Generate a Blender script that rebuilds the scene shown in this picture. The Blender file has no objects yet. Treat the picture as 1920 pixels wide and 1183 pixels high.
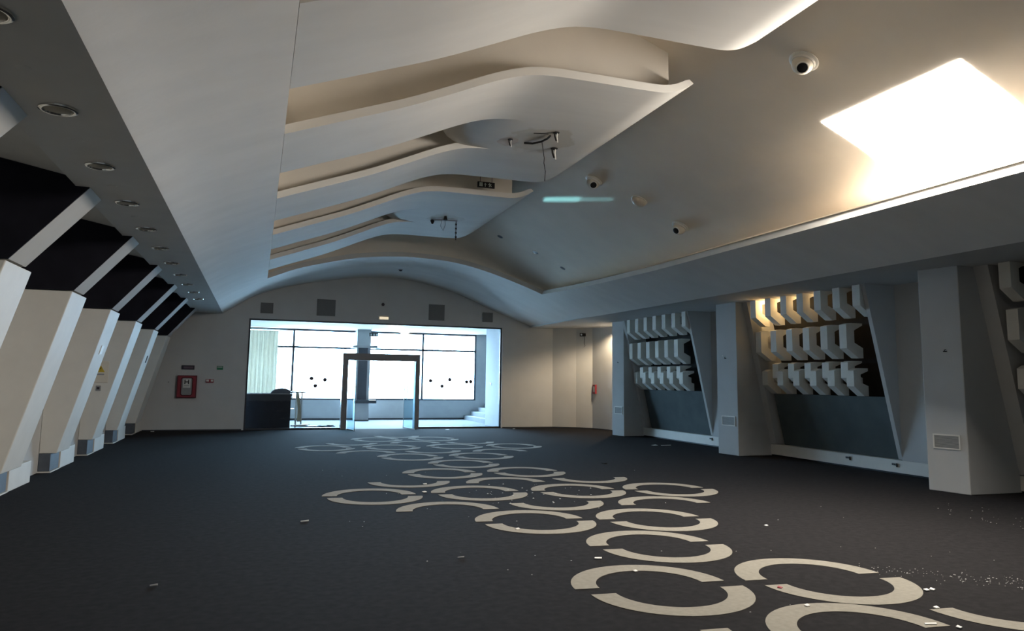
import bpy, bmesh, math, random
from mathutils import Vector, Matrix
random.seed(7)
S = bpy.context.scene
COL = S.collection

# ------------------------------------------------------------------ camera
yaw, pitch, roll, H = .3306, .1219, .0134, 1.65
f_ = Vector((math.sin(yaw)*math.cos(pitch), math.cos(yaw)*math.cos(pitch), math.sin(pitch)))
r0 = Vector((math.cos(yaw), -math.sin(yaw), 0)); u0 = r0.cross(f_)
r_ = math.cos(roll)*r0 + math.sin(roll)*u0
u_ = -math.sin(roll)*r0 + math.cos(roll)*u0
cam = bpy.data.cameras.new('camera'); co = bpy.data.objects.new('camera', cam); COL.objects.link(co)
M = Matrix((r_, u_, -f_)).transposed().to_4x4(); M.translation = (0, 0, H)
co.matrix_world = M
cam.sensor_fit = 'HORIZONTAL'; cam.sensor_width = 36; cam.lens = 1381.4/1920*36
cam.shift_y = -46.4/1920
cam.clip_start = .05; cam.clip_end = 500
S.camera = co

# ------------------------------------------------------------------ world, exposure
W = bpy.data.worlds.new('sky'); S.world = W; W.use_nodes = True
bg = W.node_tree.nodes['Background']
bg.inputs['Color'].default_value = (.53, .78, 1, 1); bg.inputs['Strength'].default_value = 26
S.view_settings.view_transform = 'Standard'; S.view_settings.look = 'None'
S.view_settings.gamma = 1; S.view_settings.use_curve_mapping = False
S.view_settings.exposure = .88
SKYLIGHT_STRENGTH = 46.0
SKYLIGHT_COLOR = (1, .92, .82, 1)
try:
    S.cycles.max_bounces = 10; S.cycles.diffuse_bounces = 6
    S.cycles.transparent_max_bounces = 16
    S.cycles.caustics_reflective = False; S.cycles.caustics_refractive = False
    S.cycles.sample_clamp_indirect = 6
except Exception: pass

def light(name, kind, loc, energy, color, direction=None, **kw):
    l = bpy.data.lights.new(name, kind); l.energy = energy; l.color = color
    for k, v in kw.items():
        setattr(l, k, v)
    o = bpy.data.objects.new(name, l); COL.objects.link(o); o.location = loc
    if direction: o.rotation_euler = Vector(direction).to_track_quat('-Z', 'Y').to_euler()
    return o
# sampling portal in the far window opening (gives off nothing itself, guides the sky light)
p = light('window_portal', 'AREA', (4.4, 31.0, 2.2), 1, (1, 1, 1), (0, -1, 0), shape='RECTANGLE', size=9.4, size_y=3.0)
p.data.cycles.is_portal = True
# warm lamps tucked in the slot above the wall niches
for ly, le in ((14.02, 7), (13.50, 2.5), (12.98, 1.2), (12.46, .6)):
    light('niche_lamp', 'POINT', (11.12, ly, 3.46), le, (1, .64, .28), shadow_soft_size=.03)
light('corner_lamp', 'SPOT', (11.42, 22.35, 3.52), 190, (1, .78, .52), (-.05, .12, -1), spot_size=2.5, spot_blend=.5, shadow_soft_size=.04)
# added lamps behind lobby glass imitate a glint on the vault; nearly parallel beam
_d = Vector((.0123, -.944, .330)).normalized(); _x = Vector((.787, -.356, -1.05)); _x = (_x-_x.dot(_d)*_d).normalized()
_rot = Matrix((_x, (-_d).cross(_x), -_d)).transposed().to_euler()
for off, sx, sy, en in ((-.30, .66, .075, .17), (.30, .60, .03, .035)):
    light('glint_lamp', 'AREA', Vector((6.09, 26.1, 1.26))+_x*off, en, (.35, .95, 1), shape='RECTANGLE', size=sx, size_y=sy, spread=.009).rotation_euler = _rot

# ------------------------------------------------------------------ materials
def nodes(name):
    m = bpy.data.materials.new(name); m.use_nodes = True
    return m, m.node_tree, m.node_tree.nodes['Principled BSDF']
def mat(name, col, rough=.8, metal=0, var=.06, scale=6, bump=.0, bscale=60, spec=.3, detail=4, stretch=None):
    m, t, b = nodes(name)
    b.inputs['Roughness'].default_value = rough; b.inputs['Metallic'].default_value = metal
    b.inputs['Specular IOR Level'].default_value = spec
    tc = t.nodes.new('ShaderNodeTexCoord'); mp = t.nodes.new('ShaderNodeMapping')
    t.links.new(tc.outputs['Object'], mp.inputs['Vector'])
    if stretch: mp.inputs['Scale'].default_value = stretch
    n = t.nodes.new('ShaderNodeTexNoise'); n.inputs['Scale'].default_value = scale; n.inputs['Detail'].default_value = detail
    t.links.new(mp.outputs['Vector'], n.inputs['Vector'])
    r = t.nodes.new('ShaderNodeValToRGB')
    r.color_ramp.elements[0].position = .3; r.color_ramp.elements[1].position = .7
    r.color_ramp.elements[0].color = tuple(c*(1-var) for c in col[:3])+(1,)
    r.color_ramp.elements[1].color = tuple(min(1, c*(1+var)) for c in col[:3])+(1,)
    t.links.new(n.outputs['Fac'], r.inputs['Fac']); t.links.new(r.outputs['Color'], b.inputs['Base Color'])
    if bump:
        n2 = t.nodes.new('ShaderNodeTexNoise'); n2.inputs['Scale'].default_value = bscale; n2.inputs['Detail'].default_value = 3
        t.links.new(mp.outputs['Vector'], n2.inputs['Vector'])
        bp = t.nodes.new('ShaderNodeBump'); bp.inputs['Strength'].default_value = bump; bp.inputs['Distance'].default_value = .01
        t.links.new(n2.outputs['Fac'], bp.inputs['Height']); t.links.new(bp.outputs['Normal'], b.inputs['Normal'])
    return m
def emit(name, col, s):
    m, t, b = nodes(name); t.nodes.remove(b)
    e = t.nodes.new('ShaderNodeEmission'); e.inputs['Color'].default_value = col; e.inputs['Strength'].default_value = s
    t.links.new(e.outputs[0], t.nodes['Material Output'].inputs['Surface']); return m
def glass(name, tint, gl=.02):
    m, t, b = nodes(name); t.nodes.remove(b)
    tr = t.nodes.new('ShaderNodeBsdfTransparent'); tr.inputs['Color'].default_value = tint
    g = t.nodes.new('ShaderNodeBsdfGlossy'); g.inputs['Roughness'].default_value = .02
    x = t.nodes.new('ShaderNodeMixShader'); x.inputs[0].default_value = gl; t.links.new(tr.outputs[0], x.inputs[1]); t.links.new(g.outputs[0], x.inputs[2])
    t.links.new(x.outputs[0], t.nodes['Material Output'].inputs['Surface']); return m

PLASTER = mat('plaster', (.66, .62, .555), .75, var=.035, scale=1.4, bump=.12, bscale=90)
STREAK = mat('trowelled_plaster', (.70, .685, .65), .62, var=.045, scale=1.1, bump=.25, bscale=5, stretch=(.35, 2.2, 2.2))
VAULTP = mat('vault_plaster', (.87, .79, .68), .75, var=.035, scale=1.4, bump=.12, bscale=90)
RIGHTW = mat('right_wall_grey', (.50, .505, .50), .8, var=.03, scale=2, bump=.08, bscale=120)  # wall_paint finish in a darker grey, used along the right side
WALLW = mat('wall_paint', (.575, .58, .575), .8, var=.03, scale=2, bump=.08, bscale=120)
FINW = mat('fin_paint', (.70, .68, .63), .6, var=.03, scale=4, bump=.05, bscale=100)
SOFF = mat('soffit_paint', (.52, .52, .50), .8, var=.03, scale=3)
DARKW = mat('dark_cladding', (.013, .013, .019), .85, var=.2, scale=3, spec=.1)
PEDM = mat('pedestal_metal', (.10, .115, .14), .5, var=.15, scale=5)
CARPET = mat('carpet', (.020, .0185, .019), .95, var=.22, scale=14, bump=.5, bscale=420, spec=.05, detail=8)
ARC = mat('carpet_arc', (.27, .25, .205), .95, var=.1, scale=22, bump=.4, bscale=420, spec=.12, detail=6)
for m_, w_, tint in ((CARPET, .012, (.75, .85, 1, 1)), (ARC, .15, (.9, .95, 1, 1))):
    b_ = m_.node_tree.nodes['Principled BSDF']; b_.inputs['Sheen Weight'].default_value = w_
    b_.inputs['Sheen Roughness'].default_value = .45; b_.inputs['Sheen Tint'].default_value = tint
TILE = mat('lobby_floor', (.17, .18, .19), .8, var=.06, scale=3, spec=.1)
FRAME = mat('dark_frame', (.045, .05, .06), .4, var=.1)
ALU = mat('grey_metal', (.27, .265, .27), .45, metal=0, var=.08)
STEEL = mat('steel', (.55, .57, .6), .25, metal=1, var=.05)
CHROME = mat('chrome', (.75, .74, .7), .15, metal=1, var=.03)
LAMPIN = mat('lamp_reflector', (.26, .24, .19), .45, metal=.4, var=.1)
GLASS = glass('clear_glass', (.95, .98, 1, 1))
DGLASS = glass('door_glass', (.74, .88, .95, 1), .04)
BLACK = mat('black', (.008, .008, .010), .4, var=.1)
DESK = mat('desk_front', (.012, .016, .024), .5, var=.15)
PANELB = mat('slate_panel', (.075, .095, .10), .85, var=.12, scale=2.5)
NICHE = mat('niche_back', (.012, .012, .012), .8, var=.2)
BLOCK = mat('precast_block', (.72, .71, .66), .8, var=.05, scale=5, bump=.15, bscale=50)
VENT = mat('vent_grey', (.20, .205, .21), .7, var=.05, scale=40)
VENTL = mat('vent_light', (.40, .40, .38), .6, var=.04)
CREAM = mat('cream_plastic', (.68, .62, .52), .45, var=.03)
WHITEP = mat('white_plastic', (.75, .73, .68), .4, var=.03)
RED = mat('red_paint', (.30, .035, .05), .45, var=.08)
REDD = mat('dark_red', (.10, .012, .018), .5, var=.1)
GREY = mat('grey_paint', (.30, .30, .30), .5, var=.05)
PAPER = mat('paper', (.72, .71, .68), .8, var=.04, scale=20)
GREEN = mat('sign_green', (.03, .20, .10), .5, var=.1)
PLAQ = mat('plaque_dark', (.04, .035, .05), .5, var=.1)
PLAQ2 = mat('plaque_band', (.14, .10, .13), .5, var=.1)
YEL = mat('warning_yellow', (.55, .38, .03), .5, var=.05)
WIRE = mat('wire_black', (.012, .011, .010), .6, var=.1)
SIGNW = mat('sign_white', (.45, .5, .47), .5, var=.05)
DOT = mat('sticker_dot', (.10, .085, .115), .6, var=.2)
SILLW = mat('sill_wall', (.36, .37, .38), .8, var=.03)
STEPM = mat('step_stone', (.20, .21, .22), .6, var=.06)
CURT = mat('curtain_base', (.46, .42, .32), .9, var=.05, scale=8)
def _curtain():
    t = CURT.node_tree; b = t.nodes['Principled BSDF']
    tr = t.nodes.new('ShaderNodeBsdfTranslucent'); tr.inputs['Color'].default_value = (.72, .67, .53, 1)
    x = t.nodes.new('ShaderNodeMixShader'); x.inputs[0].default_value = .05
    t.links.new(b.outputs[0], x.inputs[1]); t.links.new(tr.outputs[0], x.inputs[2])
    t.links.new(x.outputs[0], t.nodes['Material Output'].inputs['Surface'])
_curtain()
def stained(name, spots):
    m = STREAK.copy(); m.name = name; t = m.node_tree; b = t.nodes['Principled BSDF']
    src = b.inputs['Base Color'].links[0].from_socket
    tc = [n for n in t.nodes if n.type == 'TEX_COORD'][0]
    nz = t.nodes.new('ShaderNodeTexNoise'); nz.inputs['Scale'].default_value = 3.5; nz.inputs['Detail'].default_value = 6
    t.links.new(tc.outputs['Object'], nz.inputs['Vector'])
    for (cx, cy, rx, ry, col, amt) in spots:
        mp = t.nodes.new('ShaderNodeMapping'); mp.vector_type = 'TEXTURE'
        mp.inputs['Location'].default_value = (cx, cy, 5.39); mp.inputs['Scale'].default_value = (rx, ry, 1)
        t.links.new(tc.outputs['Object'], mp.inputs['Vector'])
        ln = t.nodes.new('ShaderNodeVectorMath'); ln.operation = 'LENGTH'; t.links.new(mp.outputs[0], ln.inputs[0])
        ad = t.nodes.new('ShaderNodeMath'); ad.operation = 'ADD'
        t.links.new(ln.outputs['Value'], ad.inputs[0])
        sc = t.nodes.new('ShaderNodeMath'); sc.operation = 'MULTIPLY'; sc.inputs[1].default_value = .9; t.links.new(nz.outputs['Fac'], sc.inputs[0])
        t.links.new(sc.outputs[0], ad.inputs[1])
        rp = t.nodes.new('ShaderNodeValToRGB')
        rp.color_ramp.elements[0].position = .0; rp.color_ramp.elements[0].color = (amt,)*3+(1,)
        rp.color_ramp.elements[1].position = 1.0; rp.color_ramp.elements[1].color = (0, 0, 0, 1)
        e = rp.color_ramp.elements.new(.86); e.color = (amt*.8,)*3+(1,)
        e = rp.color_ramp.elements.new(.93); e.color = (amt,)*3+(1,)
        dv = t.nodes.new('ShaderNodeMath'); dv.operation = 'MULTIPLY'; dv.inputs[1].default_value = .68; t.links.new(ad.outputs[0], dv.inputs[0])
        t.links.new(dv.outputs[0], rp.inputs['Fac'])
        mx = t.nodes.new('ShaderNodeMixRGB'); mx.inputs['Color2'].default_value = tuple(col)+(1,)
        t.links.new(rp.outputs['Color'], mx.inputs['Fac']); t.links.new(src, mx.inputs['Color1']); src = mx.outputs['Color']
    t.links.new(src, b.inputs['Base Color'])
    return m
STREAKB = stained('stained_plaster', [(4.02, 10.42, .55, .55, (.50, .46, .37), .55), (3.56, 10.64, .16, .22, (.50, .36, .28), .6)])
STREAKC = stained('stained_plaster', [(4.0, 16.45, .45, .38, (.50, .48, .42), .45)])
CONC = mat('roof_concrete', (.35, .35, .34), .9, var=.05)
GROUND = mat('terrace', (.86, .86, .86), .9, var=.06)
LITS = emit('skylight_glow', SKYLIGHT_COLOR, SKYLIGHT_STRENGTH)
EMLIT = emit('emergency_glow', (1, .86, .62, 1), .45)
LAMPON = emit('lamp_glow', (1, .72, .4, 1), 9)

# ------------------------------------------------------------------ mesh helpers
class G:
    def __init__(s): s.v = []; s.f = []; s.m = []
    def add(s, vs, fs, mi=0):
        o = len(s.v); s.v += [tuple(v) for v in vs]
        for f in fs: s.f.append(tuple(i+o for i in f)); s.m.append(mi)
        return s
    def box(s, x0, x1, y0, y1, z0, z1, mi=0):
        return s.add([(x, y, z) for z in (z0, z1) for y in (y0, y1) for x in (x0, x1)],
                     [(0, 2, 3, 1), (4, 5, 7, 6), (0, 1, 5, 4), (2, 6, 7, 3), (0, 4, 6, 2), (1, 3, 7, 5)], mi)
    def prism(s, poly, ax, a, b, mi=0):      # polygon in the plane across axis ax, drawn from a to b
        def P(q, t):
            return {'X': (t, q[0], q[1]), 'Y': (q[0], t, q[1]), 'Z': (q[0], q[1], t)}[ax]
        n = len(poly)
        return s.add([P(q, a) for q in poly]+[P(q, b) for q in poly],
                     [tuple(range(n)), tuple(range(2*n-1, n-1, -1))]+[(i, i+n, (i+1) % n+n, (i+1) % n) for i in range(n)], mi)
    def lathe(s, prof, c, axis=(0, 0, 1), n=24, mi=0, cap=True):   # prof: (radius, height) along axis
        q = Vector((0, 0, 1)).rotation_difference(Vector(axis).normalized()); c = Vector(c)
        vs = []
        for r, h in prof:
            for i in range(n):
                a = 2*math.pi*i/n; vs.append(c+q @ Vector((r*math.cos(a), r*math.sin(a), h)))
        fs = [(k*n+i, k*n+(i+1) % n, (k+1)*n+(i+1) % n, (k+1)*n+i) for k in range(len(prof)-1) for i in range(n)]
        if cap: fs += [tuple(range(n-1, -1, -1)), tuple((len(prof)-1)*n+i for i in range(n))]
        return s.add(vs, fs, mi)
    def tube(s, pts, r, n=6, mi=0):
        pts = [Vector(p) for p in pts]; vs = []
        for k, p in enumerate(pts):
            d = (pts[min(k+1, len(pts)-1)]-pts[max(k-1, 0)]).normalized()
            a = d.cross(Vector((0.3, 0.9, .2)) if abs(d.z) > .8 else Vector((0, 0, 1))).normalized(); b = d.cross(a)
            for i in range(n):
                t = 2*math.pi*i/n; vs.append(p+r*(math.cos(t)*a+math.sin(t)*b))
        fs = [(k*n+i, k*n+(i+1) % n, (k+1)*n+(i+1) % n, (k+1)*n+i) for k in range(len(pts)-1) for i in range(n)]
        fs += [tuple(range(n-1, -1, -1)), tuple((len(pts)-1)*n+i for i in range(n))]
        return s.add(vs, fs, mi)
    def mesh(s, name):
        me = bpy.data.meshes.new(name); me.from_pydata(s.v, [], s.f)
        bm = bmesh.new(); bm.from_mesh(me)
        bmesh.ops.recalc_face_normals(bm, faces=bm.faces); bm.to_mesh(me); bm.free(); me.update(); return me
    def obj(s, name, m, parent=None, smooth=0, bevel=0, recalc=True):
        me = s.mesh(name) if recalc else bpy.data.meshes.new(name)
        if not recalc: me.from_pydata(s.v, [], s.f); me.update()
        ms = m if isinstance(m, (list, tuple)) else [m]
        for x in ms: me.materials.append(x)
        for p, mi in zip(me.polygons, s.m): p.material_index = mi
        o = bpy.data.objects.new(name, me); COL.objects.link(o)
        if parent: o.parent = parent; o.matrix_parent_inverse = parent_inv(parent)
        if smooth:
            for p in me.polygons: p.use_smooth = True
            if smooth > 1:
                md = o.modifiers.new('edge', 'EDGE_SPLIT'); md.split_angle = math.radians(smooth)
        if bevel:
            md = o.modifiers.new('bevel', 'BEVEL'); md.width = bevel; md.segments = 2; md.limit_method = 'ANGLE'
        return o
def parent_inv(p):
    return Matrix.Translation(-p.location) if p.parent is None else Matrix.Translation(-(p.location+p.parent.location))
def B(*a): return G().box(*a)
def tag(o, label, cat, group=None):
    o['label'] = label; o['category'] = cat
    if group: o['group'] = group
    return o
def thing(name, loc, label, cat, group=None):
    o = bpy.data.objects.new(name, None); COL.objects.link(o); o.location = loc; o.empty_display_size = .2
    return tag(o, label, cat, group)
def struct(o): o['kind'] = 'structure'; return o
def copy_thing(root, d, label):
    d = Vector(d); r = root.copy(); COL.objects.link(r); r.location = root.location+d; r['label'] = label
    for ch in list(root.children):
        c = ch.copy(); COL.objects.link(c); c.parent = r; c.matrix_parent_inverse = ch.matrix_parent_inverse.copy()
    return r
def lerp(xs, ys, x):
    if x <= xs[0]: return ys[0]
    for i in range(len(xs)-1):
        if x <= xs[i+1]:
            t = (x-xs[i])/(xs[i+1]-xs[i]); return ys[i]+(ys[i+1]-ys[i])*t
    return ys[-1]
def spline(xs, ys, x):                       # monotone-safe Catmull-Rom through the points
    if x <= xs[0]: return ys[0]
    if x >= xs[-1]: return ys[-1]
    i = max(k for k in range(len(xs)-1) if xs[k] <= x)
    def sl(k):
        if k == 0: return (ys[1]-ys[0])/(xs[1]-xs[0])
        if k == len(xs)-1: return (ys[-1]-ys[-2])/(xs[-1]-xs[-2])
        return (ys[k+1]-ys[k-1])/(xs[k+1]-xs[k-1])
    h = xs[i+1]-xs[i]; t = (x-xs[i])/h
    return ((2*t**3-3*t*t+1)*ys[i]+(t**3-2*t*t+t)*h*sl(i)+(3*t*t-2*t**3)*ys[i+1]+(t**3-t*t)*h*sl(i+1))
def frange(a, b, n): return [a+(b-a)*i/n for i in range(n+1)]

YN, YA, YB = -6.0, 20.4, 25.05              # near end of the hall, front of the low arch, back wall

# ================================================================== SETTING
# floor: carpet with woven pale arcs
floor = struct(B(-5, 13, YN-.2, YB+.12, -.2, 0).obj('floor', CARPET))
struct(B(-3, 12, YB+.12, 31.0, -.2, 0).obj('floor', TILE))
tilt = math.radians(-4.8); R1, R2 = .662, .455
def half_ring(up):
    g = G(); n = 28; vs = []
    for k in range(n+1):
        a = math.pi*k/n + (0 if up else math.pi)
        for r in (R1, R2): vs.append((r*math.cos(a), r*math.sin(a)))
    poly = [vs[2*k] for k in range(n+1)]+[vs[2*k+1] for k in range(n, -1, -1)]
    dx, dy = (-.030, .085) if up else (.030, -.085)
    c, s = math.cos(tilt), math.sin(tilt)
    g.v = [(c*x-s*y+dx, s*x+c*y+dy, z) for z in (0.0005, .004) for x, y in poly]
    m = n+1; N = 2*m
    for k in range(n):
        a, b, c2, d = k, k+1, N-2-k, N-1-k
        g.f.append((a+N, b+N, c2+N, d+N)); g.m.append(0)
        g.f.append((a, a+N, b+N, b)); g.m.append(0); g.f.append((d, c2, c2+N, d+N)); g.m.append(0)
    for a, d in ((0, N-1), (n, N-1-n)):
        g.f.append((a, d, d+N, a+N)); g.m.append(0)
    return g.mesh('carpet_arc')
HU, HL = half_ring(True), half_ring(False)
HU.materials.append(ARC); HL.materials.append(ARC)
RINGS = [('u', 4.02, 4.04), ('l', 5.46, 4.43), ('l', 2.43, 4.62), ('f', 4.69, 5.33), ('f', 3.19, 5.49), ('f', 3.97, 6.88),
 ('f', 4.70, 8.18), ('f', 3.22, 8.43), ('u', 5.46, 9.06), ('u', 2.44, 9.32), ('l', 3.96, 9.75), ('f', 6.21, 10.37), ('f', 4.74, 10.58),
 ('f', 3.21, 10.73), ('f', 1.65, 10.79), ('u', 3.99, 11.6), ('l', 5.52, 12.02), ('l', 2.41, 12.23), ('f', 4.77, 12.97), ('f', 3.23, 13.1),
 ('f', 4.0, 14.49), ('f', 4.78, 15.87), ('f', 3.22, 15.97), ('u', 5.56, 16.7), ('u', 2.45, 16.87), ('l', 3.98, 17.34), ('f', 6.32, 18.11),
 ('f', 4.8, 18.26), ('f', 3.22, 18.31), ('f', 1.64, 18.36), ('u', 4.06, 19.26), ('l', 5.51, 19.59), ('l', 2.39, 19.72), ('f', 3.22, 20.67),
 ('f', 4.81, 20.67), ('l', 3.96, 21.98)]
for k, x, y in RINGS:
    for me, on in ((HU, k in 'fu'), (HL, k in 'fl')):
        if on:
            o = bpy.data.objects.new('carpet_arc', me); COL.objects.link(o); o.parent = floor; o.location = (x, y, 0)

# outer shell
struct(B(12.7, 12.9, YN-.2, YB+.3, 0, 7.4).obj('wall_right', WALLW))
struct(B(-5, 13, YN-.2, YN, 0, 7.4).obj('wall_front', WALLW))
wl = struct(B(-5, -4.85, YN-.2, YB+.3, 0, 7.4).obj('wall_left', WALLW))
lw = G().prism([(-3.42, 0), (-3.42, 4.2), (-4.85, 4.2), (-4.85, 0)], 'Y', YN, YB).obj('lower_wall', WALLW, wl)
wb = struct(G().prism([(-5, 0), (-.3, 0), (-.3, 3.54), (8.25, 3.54), (8.25, 0), (10.35, 0), (10.35, 7.4), (-5, 7.4)], 'Y', YB, YB+.2).obj('wall_back', WALLW))
# splayed corner of the back wall on the right
struct(G().prism([(10.2, YB), (10.35, YB+.2), (12.7, YB+.2), (12.7, 21.0), (11.72, 21.0), (11.63, 23.1), (11.40, 24.2), (10.95, 24.62)], 'Z', 0, 7.4).obj('wall_corner', WALLW))
struct(B(-5, 13, YN-.2, YB+.3, 7.4, 7.6).obj('ceiling', CONC))
struct(G().prism([(-3.19, YB-.02), (-.36, YB-.02), (-.36, YB), (-3.19, YB)], 'Z', 0, .035).obj('baseboard_back', FRAME))
struct(G().prism([(8.3, YB-.02), (10.2, YB-.02), (10.94, 24.60), (11.385, 24.19), (11.61, 23.09), (11.64, 23.1), (11.40, 24.2), (10.95, 24.62), (10.2, YB), (8.3, YB)], 'Z', 0, .035).obj('baseboard_right', FRAME))

# ---- low arch shell: cove on the left, whole arch beyond YA, sloping fascia on the right
AX = [-1.1, -.76, -.3, .15, .9, 1.92, 2.63, 3.68, 4.59, 5.34, 6.15, 7.04, 7.95, 9.3]
AF = [3.66, 3.86, 4.075, 4.26, 4.57, 4.85, 4.99, 5.085, 5.075, 5.005, 4.83, 4.56, 4.23, 3.60]
AK = [3.66, 3.89, 4.19, 4.40, 4.64, 4.86, 4.98, 5.09, 5.09, 4.98, 4.80, 4.50, 4.10, 3.58]
def arch(x, y):
    b = max(0, min(1, (y-YA)/(YB-YA)))
    if x < 7.95: return spline(AX, AF, x)*(1-b)+spline(AX, AK, x)*b
    c = lerp([14, 16.3, 18.35, 20.4, 25.05], [4.04, 4.085, 4.14, 4.23, 4.12], y)
    l = lerp([13, 19, 22, 25.05], [3.53, 3.56, 3.60, 3.64], y)
    return c+(l-c)*(x-7.95)/1.35
xs = frange(-1.1, .15, 10)+frange(.15, 7.95, 40)[1:]+frange(7.95, 9.3, 8)[1:]
ys = frange(YN, 12, 18)+frange(12, YA, 28)[1:]+frange(YA, YB, 12)[1:]
g = G(); nx = len(xs)
g.v = [(x, y, arch(x, y)) for y in ys for x in xs]
for j in range(len(ys)-1):
    for i in range(nx-1):
        if xs[i+1] < .151 or xs[i] > 7.949 or ys[j] > YA-.01:
            a = j*nx+i; g.f.append((a, a+nx, a+nx+1, a+1)); g.m.append(0)
sh = struct(g.obj('ceiling_arch_shell', STREAK, smooth=1, recalc=False))
md = sh.modifiers.new('thick', 'SOLIDIFY'); md.thickness = .13; md.offset = -1; md.use_rim = True
md = sh.modifiers.new('edge', 'EDGE_SPLIT'); md.split_angle = math.radians(35)

# ---- left soffit and right beam underside
struct(B(-1.93, -1.1, YN, YB, 3.66, 3.95).obj('ceiling_soffit', SOFF))
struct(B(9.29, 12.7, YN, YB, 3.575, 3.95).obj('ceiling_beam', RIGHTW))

# ---- upper vault with the skylight opening
VX = [.1, 2.5, 4, 5.04, 6.0, 6.94, 7.7, 8.42]; VZ = [6.0, 6.45, 6.40, 6.08, 5.62, 5.13, 4.785, 4.33]
def vault(x, y):
    v = spline(VX, VZ, x)
    t = max(0, min(1, (y-17.2)/3.25))
    a = arch(min(x, 7.95), YA)+.125
    if x > 7.95: a = 4.36
    return a+(v-a)*math.sqrt(max(0, 1-t*t))
SX0, SX1, SY0, SY1 = 6.94, 8.38, 5.56, 7.62
vx = frange(.1, SX0, 30)+frange(SX0, SX1, 8)[1:]+[8.42]
vy = frange(YN, -.44, 8)+frange(-.44, 1.62, 3)[1:]+frange(1.62, SY0, 6)[1:]+frange(SY0, SY1, 3)[1:]+frange(SY1, 17.2, 12)[1:]+[17.2+3.25*math.sin(math.pi/2*k/24) for k in range(1, 25)]
g = G(); nx = len(vx); g.v = [(x, y, vault(x, y)) for y in vy for x in vx]
for j in range(len(vy)-1):
    for i in range(nx-1):
        inx = vx[i] > SX0-.01 and vx[i+1] < SX1+.01
        iny = any(vy[j] > a-.01 and vy[j+1] < b+.01 for a, b in ((SY0, SY1),))
        if not (inx and iny):
            a = j*nx+i; g.f.append((a, a+nx, a+nx+1, a+1)); g.m.append(0)
vt = struct(g.obj('ceiling_vault', VAULTP, smooth=1, recalc=False))
# ledge between cornice and vault, upstand behind the cove
g = G(); yy = frange(YN, YA, 40)
for y in yy:
    c = arch(7.95, y)+.125
    g.v += [(7.96, y, c), (8.5, y, c+.03), (8.5, y, c+.5)]
for k in range(len(yy)-1):
    for i in (0, 1): g.f.append((3*k+i, 3*k+3+i, 3*k+4+i, 3*k+1+i)); g.m.append(0)
struct(g.obj('ceiling_ledge', VAULTP))
struct(B(.0, .12, YN, YA, 4.28, 6.1).obj('ceiling_upstand', PLASTER))

# skylights: glowing diffuser filling the opening in the vault
def skylight(y0, y1, label):
    t = thing('skylight', ((SX0+SX1)/2, (y0+y1)/2, 4.8), label, 'skylight')
    g = G(); n = 10                      # translucent sheet bulging a little out of the plaster
    xs_, ys_ = frange(SX0, SX1, n), frange(y0, y1, n)
    for i, x in enumerate(xs_):
        for j, y in enumerate(ys_):
            g.v.append((x, y, spline(VX, VZ, x)-.006-.035*math.sin(math.pi*i/n)*math.sin(math.pi*j/n)))
    for i in range(n):
        for j in range(n):
            a = i*(n+1)+j; g.f.append((a, a+1, a+n+2, a+n+1)); g.m.append(0)
    g.obj('diffuser', LITS, t, smooth=1, recalc=False)
    return t
skylight(SY0, SY1, 'large glowing white skylight panel set in the curved vault above the right ledge')

# ================================================================== SUSPENDED CEILING PANELS
PX = [.15, .9, 1.5, 2.05, 2.45, 2.75, 3.0, 3.3, 3.8, 4.75, 4.95, 5.1, 5.27]
PZ = [4.26, 4.535, 4.76, 5.0, 5.18, 5.295, 5.36, 5.39, 5.395, 5.395, 5.425, 5.485, 5.585]
def prof(x): return spline(PX, PZ, x)
def sheet(g, x0, x1, y0, y1, lead=()):
    xs = [x for x in frange(.15, 2.0, 12)+frange(2.0, 3.4, 14)[1:]+frange(3.4, 4.7, 4)[1:]+frange(4.7, 5.27, 10)[1:] if x0 < x < x1]
    lo = list(lead)+[(x, prof(x)) for x in [x0]*(0 if lead else 1)+xs+[x1]]
    hi = [(x, z+.105 if x < 5.2 else z+.105*(5.275-x)/.075) for x, z in lo]
    n = len(lo); o = len(g.v)
    for y in (y0, y1):
        g.v += [(x, y, z) for x, z in lo]+[(x, y, z) for x, z in hi]
    m = 2*n
    for i in range(n-1):
        for q in ((o+i, o+i+1, o+m+i+1, o+m+i), (o+n+i, o+m+n+i, o+m+n+i+1, o+n+i+1), (o+i, o+n+i, o+n+i+1, o+i+1), (o+m+i, o+m+i+1, o+m+n+i+1, o+m+n+i)):
            g.f.append(q); g.m.append(0)
    for i in (0, n-1):
        g.f.append((o+i, o+m+i, o+m+n+i, o+n+i)); g.m.append(0)
    return g
def riser(x0, x1, y, top, sky=True):
    xs = frange(x0, x1, 36)
    poly = [(x, prof(x)+.05) for x in xs]+[(x, vault(x, y)+.08 if sky else prof(x)+top) for x in reversed(xs)]
    return G().prism(poly, 'Y', y, y+.07)
def cloud(y0, label, xr, m=None):
    m = m or STREAK
    t = thing('ceiling_panel', (2.7, y0, 5.0), label, 'ceiling panel')
    sheet(G(), .1535, 5.27, y0, y0+1.62).obj('front_sheet', m, t, smooth=38)
    sheet(G(), 3.3, 5.27, y0+1.62, y0+3.05, lead=[(2.62, 5.60), (2.68, 5.52), (2.80, 5.45), (2.98, 5.41)]).obj('middle_sheet', m, t, smooth=38)
    sheet(G(), .1535, 5.27, y0+3.05, y0+4.68).obj('rear_sheet', m, t, smooth=38)
    riser(.15, xr, y0+.24, 0).obj('front_riser', PLASTER, t)
    riser(.15, 3.1, y0+3.28, .75, False).obj('slot_riser', PLASTER, t)
    return t
pa = cloud(2.07, 'nearest wavy suspended plaster ceiling panel, cut off by the top of the picture', 5.04)
pb = cloud(8.07, 'middle wavy suspended plaster ceiling panel with a stained broken lamp point and hanging wire', 5.04, STREAKB)
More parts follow.
